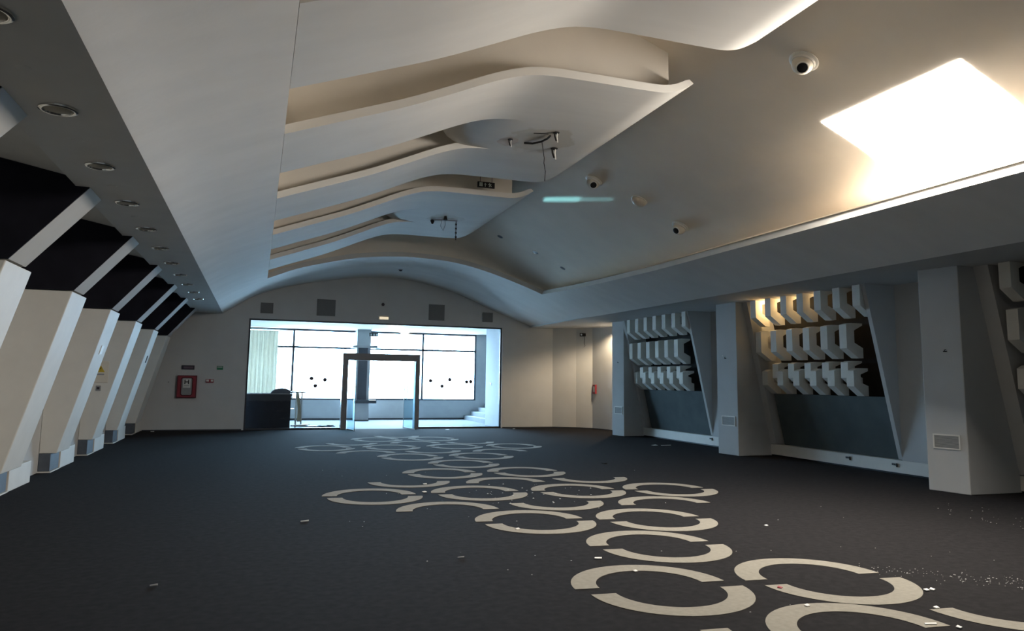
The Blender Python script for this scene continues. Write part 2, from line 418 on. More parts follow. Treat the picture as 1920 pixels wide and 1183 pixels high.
pc = cloud(14.06, 'farthest wavy suspended plaster ceiling panel, bluish, with the exit sign in front', 4.88, STREAKC)

# torn lamp points and wires on panels b and c
zb = 5.393
wireB = thing('hanging_wire', (4.04, 10.37, 5.38), 'black torn cable hanging from the stained lamp hole of the middle ceiling panel', 'wire')
G().tube([(3.80, 10.58, 5.375), (3.92, 10.52, 5.362), (4.02, 10.40, 5.368), (4.06, 10.24, 5.372), (4.05, 10.10, 5.37)], .016).obj('cable', WIRE, wireB)
G().tube([(4.03, 10.40, 5.366), (4.07, 10.45, 5.26), (4.13, 10.55, 5.16), (4.13, 10.56, 5.08), (4.17, 10.6, 4.96), (4.16, 10.6, 4.80)], .006).obj('loose_wire', WIRE, wireB)
G().tube([(3.78, 10.10, 5.376), (3.9, 10.06, 5.372), (4.0, 10.05, 5.376)], .006).obj('loose_wire', WIRE, wireB)
def lamp_stub(x, y, z, label, s=1.0):
    t = thing('lamp_stub', (x, y, z), label, 'lamp fitting')
    G().lathe([(.045*s, -.012), (.05*s, 0)], (x, y, z), n=14).obj('hole_plate', WIRE, t)
    G().tube([(x-.03*s, y, z-.01), (x-.02*s, y+.01, z-.06*s), (x, y, z-.13*s)], .012*s).obj('wire_end', WIRE, t)
    G().tube([(x+.02*s, y, z-.01), (x+.01*s, y, z-.06*s), (x+.025*s, y+.01, z-.15*s)], .009*s).obj('wire_tip', WHITEP, t)
lamp_stub(4.10, 9.98, zb-.004, 'torn lamp hole at the upper end of the stain on the middle ceiling panel')
lamp_stub(4.36, 10.70, zb-.004, 'white-tipped lamp stub right of the hanging wire on the middle ceiling panel', 1.2)
lamp_stub(3.55, 10.52, zb-.006, 'small lamp hole inside the rusty patch at the left of the stain', .8)
wc = thing('hanging_chain', (4.26, 16.53, 5.38), 'dark chain hanging from the lamp bracket of the farthest ceiling panel', 'chain')
for k in range(9):
    z = 5.36-.05*k
    B(4.252-.012*(k % 2), 4.268+.012*(k % 2), 16.525, 16.54, z-.045, z).obj('link', WIRE, wc)
br = thing('lamp_bracket', (3.95, 16.4, 5.38), 'broken lamp bracket with a looped wire on the farthest ceiling panel', 'lamp fitting')
G().tube([(3.74, 16.6, 5.37), (3.95, 16.5, 5.365), (4.28, 16.5, 5.37)], .018).obj('bar', GREY, br)
G().lathe([(.05, -.09), (.03, 0)], (3.92, 16.2, 5.385), n=12).obj('stub', WIRE, br)
G().lathe([(.02, -.10), (.05, -.03), (.03, 0)], (3.72, 16.66, 5.385), n=12).obj('bulb_holder', WIRE, br)
G().tube([(3.9, 16.4, 5.37), (3.86, 16.42, 5.2), (3.93, 16.45, 5.1), (3.97, 16.42, 5.22), (3.96, 16.4, 5.37)], .007).obj('wire_loop', GREY, br)

# exit sign hanging in front of panel c
ex = thing('exit_sign', (4.21, 13.98, 5.5), 'small black exit sign with running figure hanging before the farthest ceiling panel', 'exit sign')
B(4.03, 4.39, 13.96, 14.0, 5.535, 5.65).obj('sign_box', BLACK, ex)
B(4.062, 4.132, 13.952, 13.962, 5.553, 5.633).obj('door_symbol', SIGNW, ex)
G().prism([(4.18, 5.553), (4.195, 5.553), (4.195, 5.595), (4.212, 5.595), (4.187, 5.63), (4.162, 5.595), (4.18, 5.595)], 'Y', 13.952, 13.962).obj('arrow_symbol', SIGNW, ex)
G().prism([(4.262, 5.553), (4.278, 5.553), (4.292, 5.578), (4.312, 5.556), (4.322, 5.563), (4.298, 5.592), (4.318, 5.603), (4.312, 5.612), (4.285, 5.606), (4.288, 5.628), (4.272, 5.632), (4.268, 5.612), (4.245, 5.604), (4.249, 5.595), (4.27, 5.598), (4.274, 5.582)], 'Y', 13.952, 13.962).obj('running_figure', SIGNW, ex)
for x in (4.08, 4.33): B(x, x+.008, 13.976, 13.984, 5.65, 5.82).obj('hanger', BLACK, ex)

# ================================================================== LEFT SIDE
PITCH = 2.93
names = ['nearest leaning white fin on the left, mostly outside the picture', 'leaning white fin cut by the left picture edge, second from the camera',
         'third leaning white fin on the left, the tallest seen whole', 'fourth leaning white fin on the left, with a pale patch on its front',
         'fifth leaning white fin on the left, bearing the warning panel on its side', 'sixth leaning white fin on the left, with a dark slot in its front',
         'last leaning white fin on the left, next to the back wall']
bnames = ['nearest sloping ceiling beam above the left fins, only its end showing', 'second sloping grey beam from the camera rising to the soffit on the left',
          'third sloping grey beam from the camera above the left fins', 'fourth sloping grey beam from the camera above the left fins',
          'fifth sloping grey beam from the camera above the left fins', 'sixth sloping grey beam, thin in the distance above the left fins', 'last sloping grey beam, close to the back wall on the left']
sl = Vector((.643, 0, .766)); nr = Vector((-.766, 0, .643))    # along the slope, and out of the room
def sp(u, w, y):
    q = Vector((-2.5, 0, 2.82))+sl*u+nr*w; return (q.x, y, q.z)
for k in range(7):
    y = 5.87+PITCH*k
    t = thing('leaning_fin', (-3.2, y+.4, 0), names[k], 'wall fin', 'leaning fins along the left wall')
    G().prism([(-2.5, 2.82), (-3.16, .32), (-3.418, .32), (-3.418, 2.82)], 'Y', y, y+.93).obj('fin_body', FINW, t, bevel=.012)
    B(-3.418, -3.24, y, y+.6, .022, .318).obj('pedestal', PEDM, t, bevel=.006)
    B(-3.418, -3.22, y-.02, y+.62, 0, .02).obj('base_plate', FINW, t)
    b = thing('sloping_beam', sp(.5, 0, y), bnames[k], 'beam', 'sloping beams above the left fins')
    ch = [(-2.485, 2.835), (-1.795, 3.659), (-1.94, 3.659), (-1.94, 3.752), (-3.41, 4.05), (-3.41, 2.835)]
    G().prism(ch, 'Y', y+.02, y+.62).obj('beam_body', SOFF, b)
    G().prism([(-2.49, 2.832), (-1.80, 3.659), (-1.94, 3.659), (-1.94, 3.752), (-3.41, 4.05), (-3.41, 2.832)], 'Y', y, y+.02).obj('dark_cladding', DARKW, b)
    # low ledge box between the pedestals
    struct(B(-3.418, -3.225, y+.64, y+1.72 if k < 6 else YB, 0, .33).obj('trim_%d' % (k+1), FINW, bevel=.008))
# rising bay ceiling above the fins
struct(G().prism([(-1.93, 3.752), (-3.5, 4.07), (-3.5, 4.2), (-1.93, 3.95)], 'Y', YN, YB).obj('ceiling_bay', SOFF))

# fittings on the fins
def onfin(z): return -2.5+(z-2.82)*.264
def fin_plate(name, y0, y1, z0, z1, m, label, cat):
    g = G(); g.v = [(onfin(z)+d, y, z) for d in (.001, .012) for y in (y0, y1) for z in (z0, z1)]
    g.f = [(0, 1, 3, 2), (4, 6, 7, 5), (0, 2, 6, 4), (1, 5, 7, 3), (0, 4, 5, 1), (2, 3, 7, 6)]; g.m = [0]*6
    return tag(g.obj(name, m), label, cat)
fin_plate('white_patch', 15.03, 15.22, 2.03, 2.19, WHITEP, 'small glossy white patch on the front of the fourth left fin', 'patch')  # raised white plate on the fin front
fin_plate('wall_slot', 21.02, 21.12, 1.99, 2.17, BLACK, 'narrow dark slot in the front of the sixth left fin', 'slot')
wp = thing('warning_panel', (-3.1, 17.5, 1.72), 'white hatch with a yellow warning triangle on the side of the fifth left fin', 'hatch')
Y5 = 5.87+4*PITCH+.0
B(-3.30, -2.95, Y5-.015, Y5-.001, 1.50, 1.95).obj('hatch_cover', CREAM, wp, bevel=.006)
G().prism([(-3.18, 1.72), (-3.02, 1.72), (-3.10, 1.86)], 'Y', Y5-.02, Y5-.014).obj('warning_triangle', YEL, wp)
G().prism([(-3.107, 1.76), (-3.093, 1.76), (-3.105, 1.79), (-3.09, 1.79), (-3.098, 1.83), (-3.113, 1.785), (-3.1, 1.785)], 'Y', Y5-.023, Y5-.019).obj('bolt_symbol', BLACK, wp)
B(-3.18, -3.03, Y5-.02, Y5-.014, 1.66, 1.69).obj('text_strip', GREY, wp)
ws = thing('wall_switch', (-3.12, Y5, 1.38), 'small grey switch under the warning hatch on the fifth left fin', 'switch')
B(-3.165, -3.075, Y5-.02, Y5-.001, 1.33, 1.44).obj('switch_plate', GREY, ws, bevel=.004)
B(-3.145, -3.095, Y5-.028, Y5-.02, 1.36, 1.41).obj('rocker', PLAQ, ws)

# downlights in the soffit
ordn = ['nearest', 'second', 'third', 'fourth', 'fifth', 'sixth', 'seventh', 'eighth', 'ninth', 'tenth', 'farthest']
def downlight(y, label):
    t = thing('downlight', (-1.53, y, 3.66), label, 'ceiling light', 'downlights along the left soffit')
    G().lathe([(.100, -.002), (.104, -.014), (.120, -.018), (.134, -.012), (.136, 0), (.100, -.001)], (-1.53, y, 3.659), n=32, cap=False).obj('trim_ring', CHROME, t, smooth=40)
    G().lathe([(.103, -.004), (.08, -.010), (.0005, -.012)], (-1.53, y, 3.6595), n=32, cap=False).obj('reflector', LAMPIN, t, smooth=40)
    return t
d0 = downlight(4.64, 'nearest round downlight in the left soffit, cut by the top left picture corner')
for k in range(1, 11):
    copy_thing(d0, (0, 1.6*k, 0), ordn[k]+' round chrome-rimmed downlight in the left soffit, counted from the camera')
for k in range(4):
    y = 5.45+1.6*k
    c = G().lathe([(.03, -.006), (.045, -.003), (.05, 0)], (-1.56, y, 3.66), n=20).obj('cover_cap', SOFF)
    tag(c, ['small flat cap in the soffit between the first two downlights', 'small flat cap in the soffit between the second and third downlights', 'small flat cap in the soffit between the third and fourth downlights', 'small flat cap in the soffit between the fourth and fifth downlights'][k], 'cover cap')

# ================================================================== RIGHT SIDE
PIL = [((10.20, 3.30), (10.30, 2.65), 'pillar beside the camera on the right, outside the picture'),
       ((10.37, 9.33), (10.47, 8.67), 'nearest white pillar on the right wall with a square grille low on it'),
       ((10.58, 15.40), (10.64, 14.69), 'middle white pillar on the right wall between the two block screens'),
       ((10.76, 21.37), (10.86, 20.77), 'farthest white pillar on the right, beside the warm-lit corner')]
pil = []
for (a, b, lab) in PIL:
    t = thing('pillar', (a[0], a[1], 0), lab, 'pillar', 'pillars of the right wall'); pil.append(t)
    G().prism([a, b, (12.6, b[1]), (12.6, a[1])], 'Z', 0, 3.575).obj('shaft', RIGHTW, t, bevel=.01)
def on_pillar(i, s, z, out=.0):              # point on the room face, s metres from the far corner
    a = Vector(PIL[i][0]); b = Vector(PIL[i][1]); d = (b-a).normalized(); n = Vector((d.y, -d.x))
    if n.x > 0: n = -n
    q = a+d*s+n*out; return (q.x, q.y, z)
def pillar_box(name, i, s0, s1, z0, z1, o0, o1, m, parent=None, bevel=0):
    g = G(); g.v = [on_pillar(i, s, z, o) for o in (o0, o1) for s in (s0, s1) for z in (z0, z1)]
    g.f = [(0, 1, 3, 2), (4, 6, 7, 5), (0, 2, 6, 4), (1, 5, 7, 3), (0, 4, 5, 1), (2, 3, 7, 6)]; g.m = [0]*6
    return g.obj(name, m, parent, bevel=bevel)
for i, s0, s1, lab in ((1, .12, .56, 'air grille low on the nearest right pillar'), (2, .15, .62, 'air grille low on the middle right pillar'), (3, .13, .54, 'air grille low on the farthest right pillar')):
    q = on_pillar(i, (s0+s1)/2, .78)
    t = thing('air_grille', q, 'pale '+lab, 'air grille', 'grilles on the right pillars')
    z0, z1 = .67, .90
    pillar_box('back_plate', i, s0+.02, s1-.02, z0+.02, z1-.02, .001, .004, VENT, t)
    for a, b, c, d in ((s0, s1, z0, z0+.022), (s0, s1, z1-.022, z1), (s0, s0+.022, z0+.022, z1-.022), (s1-.022, s1, z0+.022, z1-.022)):
        pillar_box('frame_bar', i, a, b, c, d, .001, .016, WHITEP, t)
    for k in range(9):
        z = z0+.032+k*.0195
        pillar_box('slat', i, s0+.022, s1-.022, z, z+.011, .002, .012, VENTL, t)
for i, s, z, lab in ((1, .38, 2.215, 'bent hook stub halfway up the nearest right pillar'), (2, .30, 2.26, 'broken wall hook halfway up the middle right pillar'), (3, .30, 2.27, 'small hook halfway up the farthest right pillar')):
    t = thing('wall_hook', on_pillar(i, s, z), lab, 'hook')
    pillar_box('hook_plate', i, s-.015, s+.045, z-.012, z+.008, .001, .010, WIRE, t)
    G().tube([on_pillar(i, s+.015, z, .008), on_pillar(i, s+.02, z+.02, .03), on_pillar(i, s+.05, z+.028, .035)], .006).obj('hook_pin', WIRE, t)
    if i == 2: pillar_box('plug', i, s-.08, s-.05, z+.05, z+.075, .001, .012, WHITEP, t)

# leaning wall panels with the niche openings
def xl(z): return 11.60-.22*z
def lean(y0, y1, z0, z1, th=.1, d=0):
    g = G(); g.v = [(xl(z)+d+o, y, z) for o in (0, th) for y in (y0, y1) for z in (z0, z1)]
    g.f = [(0, 1, 3, 2), (4, 6, 7, 5), (0, 2, 6, 4), (1, 5, 7, 3), (0, 4, 5, 1), (2, 3, 7, 6)]; g.m = [0]*6
    return g
block_mesh = {}
def block_obj(h, s, depth, w, parent, x, y, z):
    key = (h, s, depth, w)
    if key not in block_mesh:
        d = depth; zt, zb = h+s, -max(s, .19); H2 = zt-zb
        p = [(0, 0), (0, h), (d*.3, zt), (d, zt), (d, h*.98), (d*.48, h*.76), (d*.48, h*.24), (d, h*.02), (d, zb), (d*.7, zb)]
        me = G().prism(p, 'Y', 0, w).mesh('block'); me.materials.append(BLOCK); block_mesh[key] = me
    o = bpy.data.objects.new('block', block_mesh[key]); COL.objects.link(o); o.parent = parent
    o.location = Vector((x, y, z))-parent.location
    return o
ordi = {0: 'beside the camera', 1: 'nearest', 2: 'middle', 3: 'far'}
def bay(ya, yb, o0, o1, rows, lab, n):
    """ya..yb clear wall between pillars; o0..o1 niche opening"""
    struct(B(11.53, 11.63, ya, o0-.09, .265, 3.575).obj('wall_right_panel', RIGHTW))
    jamb = [(xl(.28), .28), (xl(3.575), 3.575), (12.68, 3.575), (12.68, .28)]
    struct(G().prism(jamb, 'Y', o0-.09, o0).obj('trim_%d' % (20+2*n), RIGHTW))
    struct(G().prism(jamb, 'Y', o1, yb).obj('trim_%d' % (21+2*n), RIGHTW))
    struct(B(11.53, 11.75, ya, yb, .03, .265).obj('baseboard_right_%d' % n, FINW, bevel=.006))
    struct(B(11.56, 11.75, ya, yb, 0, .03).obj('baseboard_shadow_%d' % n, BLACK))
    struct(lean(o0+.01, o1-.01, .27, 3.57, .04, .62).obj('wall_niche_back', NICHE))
    pn = lean(o0+.005, o1-.13, .27, 1.44, .03, .13).obj('slate_board', PANELB); tag(pn, 'dark slate-blue board under the '+lab, 'wall board')
    t = thing('block_screen', (11.3, o0, 1.6), 'white block relief screen in the '+lab, 'wall relief', 'block screens of the right wall')
    for (yy, z0, h, s, dep, w, dx) in rows:
        for y in yy:
            block_obj(h, s, dep, w, t, xl(z0+h/2)+dx, y, z0)
    return t
def rows(b0, n1, n2, nu, nl, shift):
    w = .19
    r1 = [b0-.52*k-w/2 for k in range(n1)]
    r2 = [b0+.02+shift-.523*k-w/2 for k in range(n2)]
    ru = [b0-.32+shift-.523*k-w/2 for k in range(nu)]
    rl = [b0+.03+shift-.52*k-w/2 for k in range(nl)]
    return [(r1, 3.17, .40, .0, .38, w, -.06), (r2, 2.38, .47, .03, .40, w, -.06), (ru, 1.80, .31, .03, .36, w, -.03), (rl, 1.635, .31, .05, .36, w, -.08)]
bay(15.40, 20.77, 17.12, 20.63, rows(20.33, 7, 6, 5, 6, .14), 'far niche, between the two distant right pillars', 1)
bay(9.33, 14.69, 11.02, 14.50, rows(14.25, 7, 6, 5, 6, .03), 'middle niche of the right wall, lit warm from above', 2)
bay(3.30, 8.67, 4.9, 8.42, rows(8.14, 7, 6, 5, 6, .03), 'nearest niche, cut by the right picture edge', 3)
# sockets on the skirting
for y, z, lab in ((17.1, .2, 'double socket with plug on the skirting of the far bay'), (12.27, .19, 'double socket on the skirting below the middle board'), (11.1, .18, 'double socket on the skirting at the near end of the middle board')):
    t = thing('wall_socket', (11.53, y, z), lab, 'socket')
    B(11.518, 11.531, y-.02, y+.07, z-.022, z+.022).obj('socket_plate', GREY, t)
    B(11.514, 11.519, y-.012, y+.022, z-.012, z+.012).obj('socket_hole', BLACK, t)
    B(11.514, 11.519, y+.03, y+.062, z-.012, z+.012).obj('socket_hole', BLACK, t)
    B(11.505, 11.531, y-.055, y-.04, z-.045, z+.025).obj('cable_end', WIRE, t)

# recessed warm lamp in the beam, lamp remains, red call point in the corner
t = thing('corner_downlight', (11.42, 22.35, 3.57), 'small warm lit downlight under the beam in the far right corner', 'ceiling light')
G().lathe([(.05, -.012), (.075, -.008), (.078, 0)], (11.42, 22.35, 3.575), n=20, cap=False).obj('trim_ring', CHROME, t)
G().lathe([(.05, -.004), (.0005, -.006)], (11.42, 22.35, 3.574), n=20, cap=False).obj('lens', LAMPON, t)
t = thing('wall_lamp_remains', (11.1, 24.45, 3.3), 'dark torn wall lamp base with a dangling wire on the splayed corner wall', 'wall lamp')
B(11.02, 11.2, 24.34, 24.46, 3.29, 3.40).obj('lamp_base', WIRE, t)
G().lathe([(.03, 0), (.035, .06)], (11.06, 24.38, 3.345), (-.6, -.8, 0), n=10).obj('bulb_socket', STEEL, t)
G().tube([(11.14, 24.36, 3.29), (11.16, 24.34, 3.18), (11.13, 24.33, 3.05), (11.17, 24.33, 2.95), (11.12, 24.33, 2.90)], .008).obj('loose_wire', WIRE, t)
t = thing('call_point', (11.42, 24.0, 1.4), 'small red call point on the right corner wall', 'call point')
B(11.38, 11.44, 23.94, 24.16, 1.24, 1.56).obj('red_box', RED, t)
B(11.372, 11.381, 23.98, 24.10, 1.30, 1.50).obj('face', PAPER, t)

# ================================================================== VAULT FITTINGS
def vnormal(x, y):
    e = .05; n = Vector((vault(x+e, y)-vault(x-e, y), vault(x, y+e)-vault(x, y-e), -2*e)); return n.normalized()
def dome_camera(x, y, label, look):
    z = vault(x, y); n = vnormal(x, y); c = Vector((x, y, z))+n*.012
    t = thing('dome_camera', c, label, 'camera', 'dome cameras on the vault')
    G().lathe([(.175, .0), (.178, .012), (.165, .022), (.145, .024), (.142, .05), (.13, .054)], c, n, n=36).obj('base_ring', WHITEP, t, smooth=40)
    G().lathe([(.128*math.cos(a), .05+.125*math.sin(a)) for a in [math.pi/2*k/9 for k in range(9)]]+[(.001, .175)], c, n, n=36, cap=False).obj('dome', CREAM, t, smooth=1)
    d = (Vector(look)-c).normalized(); d = (d+n*.25).normalized(); o = c+n*.05
    G().lathe([(.074, .100), (.074, .122), (.062, .125)], o, d, n=28, cap=False).obj('lens_rim', WHITEP, t, smooth=40)
    G().lathe([(.066, .10), (.064, .120), (.03, .130), (.001, .133)], o, d, n=28, cap=False).obj('lens', BLACK, t, smooth=40)
dome_camera(6.10, 6.94, 'large white dome camera with black lens on the vault, left of the skylight', (2.2, 2, 1))
dome_camera(6.07, 12.80, 'white dome camera on the vault right of the middle ceiling panel end', (4.2, 5, 1))
dome_camera(7.78, 12.45, 'lowest white dome camera on the vault, its lens turned left near the ledge', (3, 10.5, 2.5))
x, y = 6.86, 12.44; c = Vector((x, y, vault(x, y))); n = vnormal(x, y)
t = thing('dome_sensor', c, 'cream half-round dome without lens between two dome cameras on the vault', 'sensor')
G().lathe([(.16, .0), (.163, .014), (.15, .022)], c, n, n=36).obj('base_ring', WHITEP, t, smooth=40)
G().lathe([(.15*math.cos(a), .02+.10*math.sin(a)) for a in [math.pi/2*k/9 for k in range(9)]]+[(.001, .12)], c, n, n=36, cap=False).obj('dome', CREAM, t, smooth=1)
for x, y, lab in ((6.05, 18.68, 'leftmost of three dark spot holes in the curved end of the vault'), (6.95, 18.33, 'middle one of three dark spot holes in the curved end of the vault'), (7.76, 18.37, 'lowest of three dark spot holes, near the warm corner of the vault')):
    c = Vector((x, y, vault(x, y))); n = vnormal(x, y)
    t = thing('spot_hole', c, lab, 'ceiling light')
    G().lathe([(.088, -.01), (.09, .004), (.076, .006)], c, n, n=20, cap=False).obj('rim', PLASTER, t)
    G().lathe([(.078, -.02), (.078, .004), (.001, .006)], c, n, n=20, cap=False).obj('hole', BLACK, t)
c = Vector((4.14, 22.93, arch(4.14, 22.93)))
t = thing('arch_sensor', c, 'small dark sensor under the low arch in the middle', 'sensor')
G().lathe([(.07, 0), (.065, -.02)], c, n=18).obj('base', GREY, t); G().lathe([(.05, -.02), (.04, -.05), (.001, -.058)], c, n=18, cap=False).obj('cap', PLAQ, t)

# ================================================================== BACK WALL FITTINGS
def grille(x0, x1, z0, z1, lab):
    t = thing('wall_vent', ((x0+x1)/2, YB, (z0+z1)/2), lab, 'vent', 'square grey vents above the lobby opening')
    B(x0+.02, x1-.02, YB-.006, YB-.001, z0+.02, z1-.02).obj('backing', VENT, t)
    for a, b, c, d in ((x0, x1, z0, z0+.02), (x0, x1, z1-.02, z1), (x0, x0+.02, z0+.02, z1-.02), (x1-.02, x1, z0+.02, z1-.02)):
        B(a, b, YB-.02, YB-.001, c, d).obj('frame_bar', VENT, t)
    n = int((z1-z0)/.045)
    for k in range(1, n): B(x0+.02, x1-.02, YB-.014, YB-.006, z0+k*(z1-z0)/n-.011, z0+k*(z1-z0)/n+.011).obj('slat', VENT, t)
grille(.02, .41, 3.72, 4.06, 'small square grey vent at the far left above the lobby opening')
grille(1.78, 2.38, 3.71, 4.26, 'large square grey vent left of the emergency light')
grille(5.55, 6.11, 3.71, 4.26, 'large square grey vent right of the emergency light')
grille(7.5, 7.88, 3.72, 4.06, 'small square grey vent at the far right above the lobby opening')
t = thing('emergency_light', (3.99, YB, 3.72), 'beige emergency light box centred above the lobby opening', 'emergency light')
G().prism([(3.81, 3.65), (4.17, 3.65), (4.17, 3.77), (4.08, 3.80), (3.90, 3.80), (3.81, 3.77)], 'Y', YB-.10, YB-.001).obj('housing', CREAM, t, bevel=.01)
B(3.84, 4.14, YB-.115, YB-.10, 3.665, 3.75).obj('diffuser', EMLIT, t)
t = thing('wall_sensor', (3.96, YB, 4.18), 'small dark round sensor on the back wall above the beige light', 'sensor')
G().lathe([(.055, .001), (.05, .025), (.03, .04), (.001, .042)], (3.96, YB, 4.18), (0, -1, 0), n=16, cap=False).obj('cap', PLAQ, t)
# hydrant cabinet
t = thing('hydrant_cabinet', (-2.01, YB, 1.35), 'red hydrant cabinet with grey door and black letter H on the back wall', 'cabinet')
x0, x1, z0, z1 = -2.28, -1.74, 1.015, 1.675
def rrect(x0, x1, z0, z1, r, n=5):
    v = []
    for cx, cz, a0 in ((x1-r, z1-r, 0), (x0+r, z1-r, 90), (x0+r, z0+r, 180), (x1-r, z0+r, 270)):
        for k in range(n+1):
            a = math.radians(a0+90*k/n); v.append((cx+r*math.cos(a), cz+r*math.sin(a)))
    return v
B(x0, x1, YB-.10, YB-.001, z0, z1).obj('cabinet_box', RED, t, bevel=.008)
for a, b, c, d in ((x0-.012, x1+.012, z1-.01, z1+.014), (x0-.012, x1+.012, z0-.014, z0+.01), (x0-.012, x0+.012, z0, z1), (x1-.012, x1+.012, z0, z1)):
    B(a, b, YB-.112, YB-.09, c, d).obj('edge_bar', REDD, t)
G().prism(rrect(-2.185, -1.835, 1.06, 1.635, .07), 'Y', YB-.112, YB-.099).obj('door_seal', REDD, t)
G().prism(rrect(-2.155, -1.865, 1.09, 1.605, .05), 'Y', YB-.120, YB-.105).obj('door_pane', GREY, t)
B(-2.115, -1.905, YB-.126, YB-.119, 1.31, 1.585).obj('label_sheet', PAPER, t)
G().prism([(-2.08, 1.42), (-2.052, 1.42), (-2.052, 1.475), (-1.975, 1.475), (-1.975, 1.42), (-1.947, 1.42), (-1.947, 1.56), (-1.975, 1.56), (-1.975, 1.505), (-2.052, 1.505), (-2.052, 1.56), (-2.08, 1.56)], 'Y', YB-.130, YB-.125).obj('letter_h', BLACK, t)
B(-2.085, -1.94, YB-.129, YB-.125, 1.365, 1.383).obj('text_line', GREY, t)
t = thing('wall_plaque', (-2.01, YB, 1.93), 'dark oblong plaque on the back wall above the hydrant cabinet', 'sign')
B(-2.2, -1.83, YB-.02, YB-.001, 1.87, 2.0).obj('plate', PLAQ, t); B(-2.14, -1.86, YB-.025, YB-.019, 1.90, 1.965).obj('text_band', PLAQ2, t)
t = thing('green_sign', (-1.09, YB, 1.94), 'small green safety sign on the back wall right of the plaque', 'sign')
B(-1.18, -1.0, YB-.015, YB-.001, 1.88, 2.0).obj('plate', GREEN, t); B(-1.165, -1.02, YB-.019, YB-.014, 1.945, 1.98).obj('pale_band', SIGNW, t); 
t = thing('alarm_box', (-1.365, YB, 1.53), 'small red and white alarm box right of the hydrant cabinet', 'alarm')
B(-1.48, -1.25, YB-.05, YB-.001, 1.475, 1.58).obj('box', RED, t, bevel=.004); B(-1.465, -1.385, YB-.055, YB-.049, 1.505, 1.565).obj('left_face', PAPER, t); B(-1.335, -1.265, YB-.055, YB-.049, 1.505, 1.565).obj('right_face', PAPER, t)
G().lathe([(.02, .001), (.012, .012)], (-2.54, YB, 1.48), (0, -1, 0), n=12).obj('wall_plug', GREY)
tag(bpy.data.objects['wall_plug'], 'tiny grey plug in the back wall left of the hydrant cabinet', 'plug')

# ================================================================== GLASS FRONT AND DOOR
gp = thing('glass_partition', (4, YB, 0), 'glazed partition with dark frame filling the wide opening to the lobby', 'partition')
for a, b, c, d in ((-.3, -.25, 0, 3.54), (8.2, 8.25, 0, 3.54), (-.25, 8.2, 3.49, 3.54), (-.25, 2.7, 0, .055), (5.28, 8.2, 0, .055)):
    B(a, b, YB+.06, YB+.14, c, d).obj('frame_bar', FRAME, gp)
for a, b, c, d in ((-.25, 2.7, .055, 3.49), (5.28, 8.2, .055, 3.49), (2.7, 5.28, 2.5, 3.49)):
    B(a, b, YB+.095, YB+.105, c, d).obj('glass_pane', GLASS, gp)
for x, z in ((1.72, 1.65), (2.15, 1.61), (1.85, 1.41), (5.7, 1.62), (6.38, 1.67), (6.11, 1.44), (6.99, 1.6), (7.14, 1.61)):
    G().lathe([(.064, 0), (.064, .003)], (x, YB+.094, z), (0, -1, 0), n=20).obj('sticker_dot', DOT, gp)
dp = thing('door_portal', (3.99, YB, 0), 'grey metal door portal standing in the glass partition', 'door frame')
g = G().prism([(2.70, 0), (2.70, 2.5), (5.28, 2.5), (5.28, 0), (5.13, 0), (5.13, 2.27), (2.87, 2.27), (2.87, 0)], 'Y', YB-.12, YB+.2)
g.obj('portal_frame', ALU, dp, bevel=.006)
B(2.685, 2.705, YB-.1, YB+.18, 0, 2.5).obj('side_cover', STEEL, dp)
B(2.95, 5.05, YB-.135, YB-.12, 2.30, 2.46).obj('header_cover', ALU, dp)
def leaf(hx, ex_, y0, y1, lab):
    t = thing('door_leaf', (hx, y0, 0), lab, 'glass door', 'glass door leaves')
    d = Vector((ex_-hx, y1-y0, 0)); L = d.length; d.normalize(); n = Vector((d.y, -d.x, 0))
    def bx(name, s0, s1, z0, z1, w0, w1, m):
        g = G(); g.v = [tuple(Vector((hx, y0, z))+d*s+n*w) for w in (w0, w1) for s in (s0, s1) for z in (z0, z1)]
        g.f = [(0, 1, 3, 2), (4, 6, 7, 5), (0, 2, 6, 4), (1, 5, 7, 3), (0, 4, 5, 1), (2, 3, 7, 6)]; g.m = [0]*6
        g.obj(name, m, t)
    bx('glass_pane', 0, L, .02, 2.25, -.006, .006, DGLASS)
    bx('edge_strip', L-.012, L, .02, 2.25, -.008, .008, GREY)
    bx('bottom_shoe', 0, L, .0, .03, -.012, .012, ALU)
    for w in (-.05, .05):
        a = Vector((hx, y0, .95))+d*(L-.14)+n*w
        G().tube([a, a+Vector((0, 0, .5))], .014, n=8).obj('handle_bar', STEEL, t)
    for z in (1.0, 1.4):
        a = Vector((hx, y0, z))+d*(L-.14)
        G().tube([a-n*.05, a+n*.05], .009, n=6).obj('handle_pin', STEEL, t)
leaf(2.90, 3.05, YB-.12, YB-.85, 'left glass door leaf with bar handle, folded open into the hall')
leaf(5.10, 4.88, YB-.40, YB+.55, 'right glass door leaf with bar handle, standing open')

# ================================================================== LOBBY BEHIND THE GLASS
YW = 30.73
struct(B(-3.0, 12, YB+.2, YW+.3, 3.62, 3.75).obj('ceiling_lobby', PLASTER))
struct(B(-3.0, -2.8, YB+.2, YW, 0, 3.62).obj('wall_lobby_left', WALLW))
struct(B(8.24, 8.5, YB+.2, 26.95, 0, 3.62).obj('wall_lobby_pier', SILLW))
struct(B(11.0, 11.2, YB+.2, YW+.2, 0, 3.62).obj('wall_lobby_right', SILLW))
struct(B(8.95, 11.0, YW, YW+.2, 0, 3.62).obj('wall_lobby_end', SILLW))
sw = struct(B(-2.8, 8.95, YW, YW+.2, 0, .80).obj('wall_lobby_sill', SILLW))
struct(B(-2.8, 8.95, YW-.02, YW, 0, .07).obj('baseboard_lobby', FRAME))
wn = struct(B(-2.8, 8.95, YW, YW+.1, .80, .86).obj('window_9', FRAME))
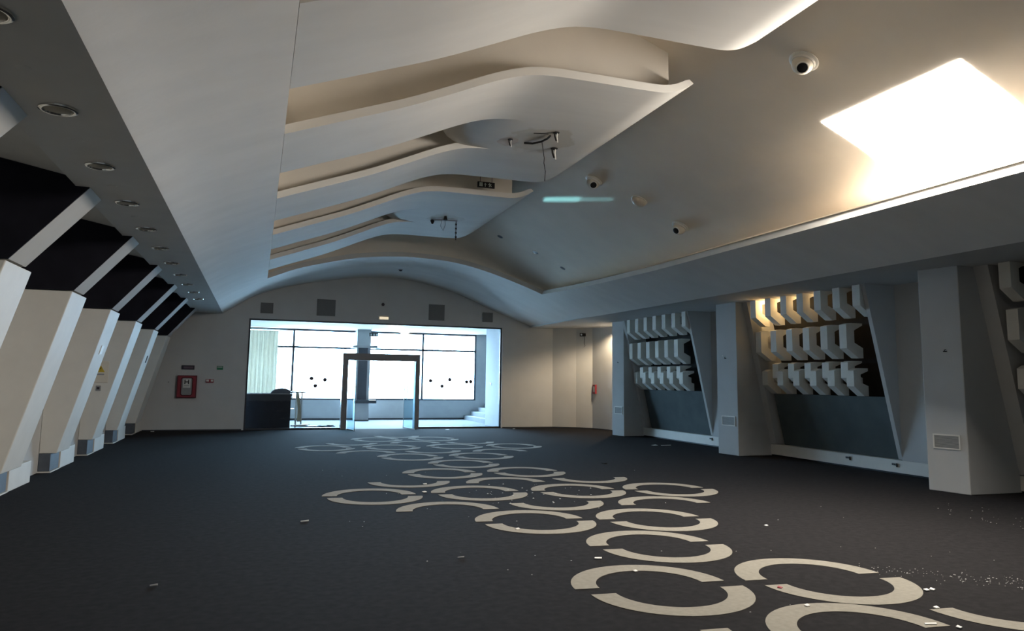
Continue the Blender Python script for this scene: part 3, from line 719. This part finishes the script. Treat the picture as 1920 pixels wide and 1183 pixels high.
for nm, a in (('top_bar', (-2.8, 8.95, YW, YW+.1, 3.54, 3.62)), ('transom', (-2.8, 8.95, YW, YW+.08, 2.85, 2.93)), ('mullion', (-1.2, -1.12, YW, YW+.08, .86, 3.54)), ('mullion', (1.31, 1.40, YW, YW+.08, .86, 3.54)), ('mullion', (3.95, 4.03, YW, YW+.08, .86, 3.54)), ('mullion', (6.57, 6.65, YW, YW+.08, .86, 3.54)), ('mullion', (8.88, 8.95, YW, YW+.08, .86, 3.54))):
    B(*a).obj(nm, FRAME, wn)
B(-2.8, 8.95, YW+.045, YW+.05, .86, 3.54).obj('pane', GLASS, wn)
# column with shelf
t = thing('lobby_column', (4.0, 30.1, 0), 'square white column in the lobby with a dark panel and shelf, behind the door', 'column')
B(3.74, 4.28, 29.8, 30.35, 0, 3.62).obj('column_shaft', SILLW, t)
B(3.56, 4.53, 29.62, 30.4, 2.88, 2.97).obj('upper_shelf', GREY, t)
B(3.80, 4.16, 29.74, 29.8, .84, 2.88).obj('dark_panel', FRAME, t)
B(3.70, 4.54, 29.55, 29.8, .70, .83).obj('lower_shelf', FRAME, t)
B(3.73, 4.29, 29.78, 29.8, 0, .05).obj('base_strip', FRAME, t)
t = thing('lobby_exit_sign', (4.25, 28.5, 3.4), 'small dark exit sign with white symbols hanging in the lobby by the column', 'exit sign')
B(4.02, 4.36, 28.48, 28.52, 3.28, 3.41).obj('sign_box', BLACK, t)
for x in (4.06, 4.17, 4.27): B(x, x+.06, 28.472, 28.481, 3.31, 3.38).obj('symbol', SIGNW, t)
B(4.1, 4.11, 28.49, 28.5, 3.41, 3.62).obj('hanger', BLACK, t)
# steps at the right
t = thing('lobby_steps', (9, 29, 0), 'pale stone steps at the right end of the lobby', 'steps')
for k in range(4): B(8.45+.3*k, 10.9, 26.96+.0*k, YW-.01, .17*k, .17*(k+1)-.002).obj('step', STEPM, t)
# curtain: pleated drape at the left of the window
g = G(); n = 120
for i in range(n+1):
    x = -1.1+1.85*i/n; y = YW-.25+.06*math.sin(i*.62)+.02*math.sin(i*1.7)
    for z in (.01, 3.5): g.v.append((x, y, z))
for i in range(n): g.f.append((2*i, 2*i+2, 2*i+3, 2*i+1)); g.m.append(0)
t = thing('curtain', (-.2, YW-.25, 3.5), 'sheer beige pleated curtain at the left of the lobby window', 'curtain')
g.obj('drape', CURT, t, smooth=1, recalc=False)
G().tube([(-1.2, YW-.25, 3.53), (.9, YW-.25, 3.53)], .02).obj('curtain_rail', STEEL, t)
# reception desk
t = thing('reception_desk', (.4, 25.7, 0), 'dark reception desk behind the left glass, pale top edge', 'desk')
B(-.27, 1.12, 25.5, 25.56, .0, 1.12).obj('front_panel', DESK, t)
B(-.30, 1.15, 25.48, 25.95, 1.12, 1.145).obj('top_board', DESK, t)
B(-.30, 1.15, 25.474, 25.48, 1.12, 1.148).obj('edge_strip', SILLW, t)
B(1.07, 1.12, 25.56, 26.2, .0, 1.12).obj('side_panel', DESK, t)
for z in (.62, 1.0): B(1.12, 1.24, 25.56, 26.0, z, z+.03).obj('side_shelf', WHITEP, t)
t = thing('side_table', (1.3, 26.3, 0), 'dark tabletop standing out to the right of the reception desk', 'table')
B(1.0, 1.62, 26.1, 26.6, 1.16, 1.20).obj('tabletop', FRAME, t)
for x, y in ((1.3, 26.15), (1.5, 26.5)): B(x, x+.05, y, y+.05, 0, 1.16).obj('leg', GREY, t)
g = G(); n = 16
t = thing('bundled_cover', (.8, 25.75, 1.15), 'dark rounded bundle lying on the reception desk', 'bundle')
v = [(.48+.62*i/n, 1.146+.17*math.sin(math.pi*min(1, i/n*.86+.02))**.6) for i in range(n+1)]+[(1.10, 1.146), (.48, 1.146)]
G().prism(v, 'Y', 25.56, 25.9).obj('bundle_body', PEDM, t, bevel=.02)
t = thing('folded_cloth', (1.45, 26.4, 0), 'pale cloth draped from the dark tabletop beside the desk', 'cloth')
G().prism([(1.36, 0.2), (1.52, .2), (1.47, .75), (1.40, 1.16), (1.30, 1.16), (1.38, .6)], 'Y', 26.02, 26.09).obj('cloth_fold', CURT, t)
# clutter on the lobby floor
for k, (x0, y0, x1, y1, h, lab) in enumerate(((1.3, 25.62, 2.6, 25.36, .05, 'long pale strip lying on the lobby floor beside the desk'), (1.2, 26.1, 2.0, 25.6, .09, 'crossed dark strip in the clutter beside the desk'), (1.25, 25.6, 1.75, 26.0, .13, 'pale board leaning in the clutter beside the desk'))):
    d = Vector((x1-x0, y1-y0, 0)).normalized(); q = Vector((-d.y, d.x, 0))*.05
    a, b = Vector((x0, y0, 0)), Vector((x1, y1, 0))
    g = G(); g.v = [tuple(v+Vector((0, 0, z))) for z in (h-.045, h-.01) for v in (a-q, b-q, b+q, a+q)]
    g.f = [(3, 2, 1, 0), (4, 5, 6, 7), (0, 1, 5, 4), (1, 2, 6, 5), (2, 3, 7, 6), (3, 0, 4, 7)]; g.m = [0]*6
    tag(g.obj('loose_board', [PAPER, FRAME, WHITEP][k]), lab, 'board')
t = thing('cable_coil', (2.3, 26.2, 0), 'tangled dark cable on the lobby floor beside the desk', 'cable')
pts = [(2.3+.28*math.cos(a*.9)*(1+.3*math.sin(a*2.3)), 26.2+.22*math.sin(a*1.1), .02+.015*math.sin(a*3)+.015) for a in [k*.35 for k in range(48)]]
G().tube(pts, .014).obj('cable_loop', WIRE, t)
# switches on the pier
t = thing('pier_switch', (8.235, 26.2, 1.6), 'pair of small switches on the lobby pier at the right', 'switch')
B(8.228, 8.239, 26.35, 26.47, 1.52, 1.60).obj('switch_plate', GREY, t); B(8.228, 8.239, 26.18, 26.30, 1.48, 1.58).obj('switch_plate', GREY, t)
# terrace outside
struct(B(-60, 60, YW+.2, 120, -.3, -.02).obj('ground_terrace', GROUND))

# ================================================================== LITTER ON THE CARPET
def scrap(x, y, w, l, a, m, lab, h=.006, cat='scrap'):
    c, s = math.cos(a), math.sin(a); g = G()
    base = [(-w/2, -l/2), (w/2*.8, -l/2*1.1), (w/2, l/2*.9), (-w/2*.9, l/2)]
    zz = [0.0045, .0045, h+.004, .006]
    g.v = [(x+c*p-s*q, y+s*p+c*q, z) for p, q in base for z in (.0042,)]+[(x+c*p-s*q, y+s*p+c*q, z+h) for (p, q), z in zip(base, zz)]
    g.f = [(3, 2, 1, 0), (4, 5, 6, 7), (0, 1, 5, 4), (1, 2, 6, 5), (2, 3, 7, 6), (3, 0, 4, 7)]; g.m = [0]*6
    return tag(g.obj('litter_scrap', m), lab, cat)
L = [(10.12, 17.62, .16, .10, .3, PAPER, 'white crumpled scrap on the carpet before the far niche'), (10.42, 17.55, .30, .05, -.1, PAPER, 'thin grey strip beside the white scrap before the far niche'),
     (6.83, 13.93, .09, .07, .5, WIRE, 'small dark lump on the carpet right of the far rings'), (.62, 9.1, .10, .025, .2, VENTL, 'pale twig-like scrap on the bare carpet left of the rings'),
     (2.86, 8.03, .05, .04, .2, PAPER, 'tiny pale fleck below the single ring near the middle'), (3.13, 6.52, .07, .035, -.4, PAPER, 'white chip between the two nearest rings in the column'),
     (3.24, 6.0, .035, .035, .2, PAPER, 'white chip on the upper edge of the nearest ring'), (4.13, 5.2, .035, .035, .7, RED, 'tiny red chip on the right near ring'),
     (5.25, 4.80, .04, .035, 0, PAPER, 'left one of two white chips right of the near right ring'), (5.31, 4.80, .045, .035, .5, PAPER, 'right one of two white chips right of the near right ring'),
     (4.0, 4.73, .04, .03, .3, PAPER, 'white chip just below the near right ring'), (4.91, 4.41, .04, .03, .1, PAPER, 'white chip on the tip of the lower right arc'),
     (4.67, 4.02, .035, .03, .4, PAPER, 'lowest white chip near the bottom right of the picture'), (4.54, 4.13, .09, .02, -.3, PAPER, 'cream sliver on the bottom right arc'),
     (2.44, 10.98, .06, .05, .4, PAPER, 'white chip right of the leftmost middle ring'), (2.63, 11.8, .06, .05, .1, PAPER, 'white chip on the lone half ring behind the leftmost middle ring'),
     (6.15, 24.4, .14, .08, .3, PAPER, 'white scrap on the carpet before the right glass pane'), (8.55, 24.5, .08, .06, .3, PAPER, 'small white scrap at the foot of the back wall by the opening'),
     (-2.85, 24.7, .10, .10, .3, PAPER, 'small white lump at the foot of the back wall near the last fin'), (-.68, 6.66, .06, .022, .2, VENT, 'grey fleck on the bare carpet at lower left'),
     (1.9, 6.9, .07, .018, .1, VENT, 'faint grey sliver on the bare carpet left of the near rings'), (5.75, 7.45, .04, .03, .1, PAPER, 'white chip on the carpet right of the second ring')]
for a in L: scrap(*a)
# crumbs nobody could count
rnd = random.Random(11); g = G()
def crumb(x, y, s):
    h = s*.6; g.add([(x-s, y-s*.6, .0045), (x+s, y-s*.5, .0045), (x+s*.7, y+s*.7, .0045), (x-s*.6, y+s*.6, .0045), (x, y, .0045+h)], [(3, 2, 1, 0), (0, 1, 4), (1, 2, 4), (2, 3, 4), (3, 0, 4)])
for _ in range(190):
    t = rnd.random(); x = 5.35+1.35*t+rnd.gauss(0, .10); y = 5.42-.95*t+rnd.gauss(0, .12)
    crumb(x, y, rnd.uniform(.002, .009)*(1.3 if rnd.random() < .1 else .8))
for _ in range(46): crumb(rnd.gauss(3.95, .55), rnd.gauss(10.3, .55), rnd.uniform(.005, .016))
for _ in range(60): crumb(rnd.uniform(1, 7.5), rnd.uniform(4, 14), rnd.uniform(.003, .010))
for _ in range(40): crumb(rnd.uniform(8.6, 9.6), rnd.uniform(6.2, 8.2), rnd.uniform(.003, .011))
cr = g.obj('carpet_crumbs', VENTL); cr['kind'] = 'stuff'; cr['label'] = 'scattered pale crumbs of plaster on the dark carpet'
